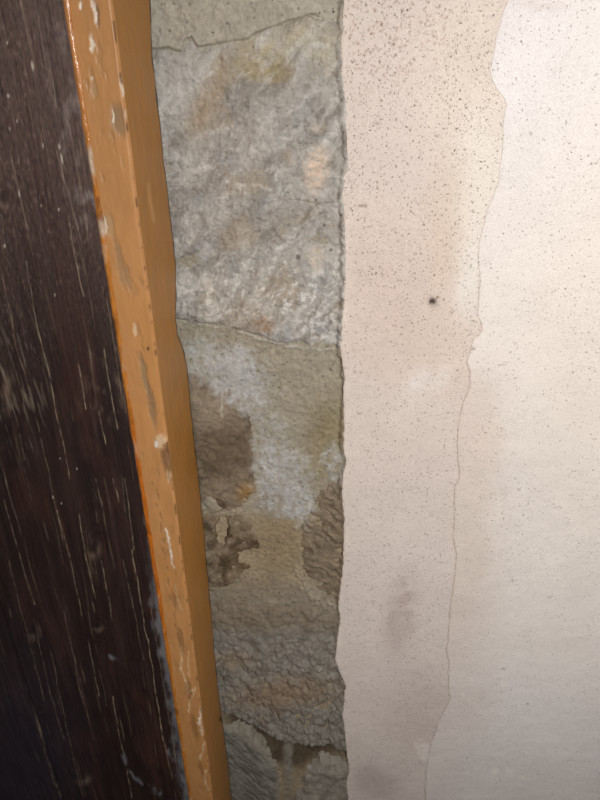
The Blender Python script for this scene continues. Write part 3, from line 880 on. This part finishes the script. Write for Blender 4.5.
SCR = [  # scratches and splits along the grain: points in image pixels, strength
 ([(34, 320), (47, 375), (55, 420), (63, 455), (67, 480)], 0.55), ([(68, 225), (75, 262), (82, 297)], 0.75), ([(76, 365), (84, 410)], 0.7),
 ([(102, 350), (107, 385), (115, 430)], 0.6), ([(96, 412), (103, 445)], 0.7), ([(76, 514), (82, 554), (92, 599)], 0.7),
 ([(98, 562), (109, 622)], 0.65), ([(129, 551), (143, 639)], 0.55), ([(93, 480), (99, 508)], 0.5), ([(110, 480), (116, 503)], 0.5),
 ([(122, 480), (126, 511), (131, 551)], 0.4), ([(1, 500), (11, 537), (23, 579), (31, 605)], 0.4), ([(54, 511), (67, 559), (79, 622)], 0.45),
 ([(144, 640), (150, 681), (158, 735), (168, 779)], 0.6), ([(47, 650), (55, 694), (66, 744), (78, 798)], 0.4), ([(109, 697), (114, 732), (122, 767), (127, 798)], 0.55),
 ([(84, 640), (95, 697)], 0.4), ([(14, 664), (24, 694), (36, 738), (55, 798)], 0.35), ([(29, 706), (36, 738)], 0.8), ([(50, 71), (54, 90), (57, 118)], 0.6),
 ([(25, 262), (32, 310), (40, 345)], 0.45), ([(0, 275), (8, 310), (14, 345)], 0.4), ([(60, 160), (68, 200), (80, 240)], 0.3), ([(105, 300), (112, 345), (120, 400)], 0.35),
 ([(0, 215), (3, 235)], 0.3), ([(30, 620), (45, 690), (60, 740)], 0.35), ([(0, 370), (14, 420), (22, 460)], 0.4), ([(10, 335), (30, 400), (45, 470), (60, 540)], 0.28),
 ([(120, 560), (130, 610), (140, 660)], 0.3), ([(60, 610), (75, 680), (90, 740)], 0.25), ([(5, 560), (25, 640), (40, 700)], 0.3), ([(146, 600), (160, 690), (172, 760)], 0.3)]
FLECK = [(32, 68, 2.2, 5), (7, 44, 1.2, 2), (8, 97, 2, 2), (16, 122, 1.2, 1.4), (9, 130, 1.2, 2), (59, 148, 1.4, 3), (18, 194, 1.3, 4), (3, 247, 1.4, 2), (39, 208, 1.2, 1.6),
         (57, 211, 1.2, 1.6), (42, 147, 1, 3), (51, 497, 1.2, 1.2), (58, 505, 1, 1), (58, 459, .8, .8), (74, 470, .8, .8), (53, 296, 1, 1.4), (61, 160, 1.4, 6)]
KNOT = [(93, 551, 6, 8), (30, 632, 6, 7), (5, 200, 9, 8), (-2, 385, 12, 26), (78, 779, 8, 6), (95, 628, 5, 4)]

def plank(x0, x1, fine, label=None):
    if fine:
        xs = np.arange(x0, x1, 0.0007)
        vs = np.arange(-60, 860, 1.5)
        zz = to_plane(np.full(vs.shape, 300.0), vs, YD)[1]
        zz = np.concatenate([np.linspace(2.05, zz[0], 8)[:-1], zz, np.linspace(zz[-1], 0.012, 8)[1:]])
    else:
        xs = np.arange(x0, x1, 0.0025); zz = np.linspace(2.05, 0.012, 500)
    xs = np.append(xs, x1)
    X, Z = np.meshgrid(xs, zz)
    u, v = to_image(X, Z, YD)
    uu, vv = warp_uv(X, Z, u, v, 2.2, 0.03, 401)
    sw = 0.004 * fbm(X, Z, 0.10, 3, 403, ay=3)
    n = fbm(X + sw, Z, 0.012, 4, 405, ay=22); m = fbm(X, Z, 0.05, 4, 409, ay=3); br = fbm(X, Z, 0.01, 4, 413, ay=2.5)
    for cx, cy, rx, ry in KNOT:
        n = n + 0.35 * ell(uu, vv, cx, cy, rx * 2, ry * 3, 0, 0.9) * np.sin(np.hypot((uu - cx) / rx, (vv - cy) / ry / 1.8) * 9)
    col = np.empty(X.shape + (3,)); col[:] = lin(48, 33, 29)
    col = mixc(col, (68, 48, 42), sstep(0.05, 0.5, n) * 0.5)
    col = mixc(col, (38, 27, 26), sstep(0.0, 0.4, -n) * 0.6)
    col = mixc(col, (74, 46, 39), sstep(0.1, 0.5, m) * 0.4)
    # paler upper part: sheen of the varnish painted into the colour
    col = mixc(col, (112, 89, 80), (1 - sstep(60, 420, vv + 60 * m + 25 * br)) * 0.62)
    rub = ell(uu, vv, 85, 200, 16, 20, 0, 0.8) + 0.6 * ell(uu, vv, 72, 100, 18, 80, -9, 0.8)
    col = mixc(col, (146, 132, 128), np.clip(rub * sstep(-0.1, 0.35, br), 0, 1) * 0.5)
    fine = fbm(X, Z, 0.0022, 3, 415, ay=3)
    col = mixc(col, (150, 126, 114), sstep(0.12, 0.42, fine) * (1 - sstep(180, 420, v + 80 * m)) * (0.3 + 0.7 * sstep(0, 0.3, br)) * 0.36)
    col = mixc(col, (30, 24, 26), sstep(0.1, 0.4, -fine) * 0.35)
    dh = 0.0006 * n
    for p, st in SCR:
        d = seg_dist(u + 1.2 * fbm(X, Z, 0.02, 3, 421, ay=2), v, p)
        k = np.exp(-(d / 0.42) ** 2) * (0.62 + 1.1 * fbm(X, Z, 0.008, 3, 423, ay=1.6))
        col = mixc(col, (196, 172, 142), np.clip(k, 0, 1) * st); dh -= 0.0005 * np.clip(k, 0, 1)
    rs = np.random.RandomState(int(abs(x0) * 1000))
    for _ in range(110):                            # hairlines in the varnish
        hx = rs.uniform(x0, x1); hz = rs.uniform(0.3, 1.65); hl = rs.uniform(0.015, 0.11); st = rs.uniform(0.08, 0.45) ** 1.3
        j0, j1 = np.searchsorted(xs, (hx - 0.004, hx + 0.004)); i0, i1 = np.searchsorted(-zz, (-hz - hl, -hz))
        if j1 - j0 < 2 or i1 - i0 < 2: continue
        sub = (slice(i0, i1), slice(j0, j1))
        d = np.abs(X[sub] - hx - 0.012 * (Z[sub] - hz) - 0.0008 * np.sin(Z[sub] * 60 + hx * 900))
        k = np.exp(-(d / 0.0007) ** 2) * np.sin(np.pi * np.clip((Z[sub] - hz) / hl, 0, 1)) ** 0.5 * (0.6 + br[sub])
        col[sub] = mixc(col[sub], (190, 166, 138), np.clip(k, 0, 1) * st)
    for cx, cy, rx, ry in FLECK:
        col = mixc(col, (206, 192, 176), ell(uu, vv, cx, cy, rx * 0.6, ry * 0.9, -8, 0.5) * 0.75)
    for cx, cy, rx, ry in KNOT:
        k = ell(uu, vv, cx, cy, rx, ry, 0, 0.6)
        cres = np.clip(k - ell(uu, vv, cx - 0.35 * rx, cy - 0.3 * ry, rx * 0.75, ry * 0.75, 0, 0.5), 0, 1)
        col = mixc(col, (150, 126, 106), cres * 0.5 * (0.6 + br)); col = mixc(col, (34, 26, 26), (k - cres) * 0.4); dh -= 0.001 * k
    # grain fan around the knot at the left
    fan = ell(uu, vv, 12, 385, 32, 62, 0, 0.7) * sstep(0.1, 0.4, fbm(X + 0.3 * sw, Z, 0.004, 3, 431, ay=9, rot=0.06))
    col = mixc(col, (150, 134, 116), np.clip(fan, 0, 1) * 0.34)
    fan = ell(uu, vv, 110, 385, 24, 36, 30, 0.9) * sstep(0.0, 0.4, br)
    col = mixc(col, (120, 98, 84), np.clip(fan, 0, 1) * 0.35)
    # old grey paint left along the bead and the blue-grey smears low down
    eg = np.interp(v, [0, 800], [68, 188])
    gp = (1 - sstep(3, 13, eg - uu + 7 * br)) * sstep(545, 625, v + 30 * m)
    col = mixc(col, (124, 122, 124), np.clip(gp, 0, 1) * 0.75)
    gp2 = (1 - sstep(1, 6, eg - u + 5 * br)) * ell(u, v, 144, 520, 30, 60, 0, 0.5)
    col = mixc(col, (118, 112, 108), np.clip(gp2, 0, 1) * 0.5)
    for p, w in (([(122, 767), (136, 782), (157, 795)], 2.0), ([(118, 752), (122, 766)], 2.0), ([(104, 657), (116, 663)], 1.5), ([(166, 752), (170, 760)], 2.4), ([(172, 774), (184, 786)], 2.6)):
        k = np.exp(-(seg_dist(uu, vv, p) / w) ** 2) * sstep(-0.2, 0.25, br)
        col = mixc(col, (128, 128, 134), k * 0.7)
    col = mixc(col, (56, 52, 66), ell(uu, vv, 10, 790, 60, 120, 0, 0.9) * 0.5)
    e = np.minimum(X - x0, x1 - X)
    dh -= 0.0025 * (1 - sstep(0, 0.003, e))
    col = np.clip(col * (1 + 0.10 * br)[..., None], 0.003, 0.9)
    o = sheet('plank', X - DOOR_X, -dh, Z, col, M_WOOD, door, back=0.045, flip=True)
    if label: o['label'] = label
    return o

plank(-0.3805, XL - 0.0010, True, 'widest visible plank, next to the ochre post')
plank(-0.560, -0.3830, True)
plank(-0.760, -0.5625, False)
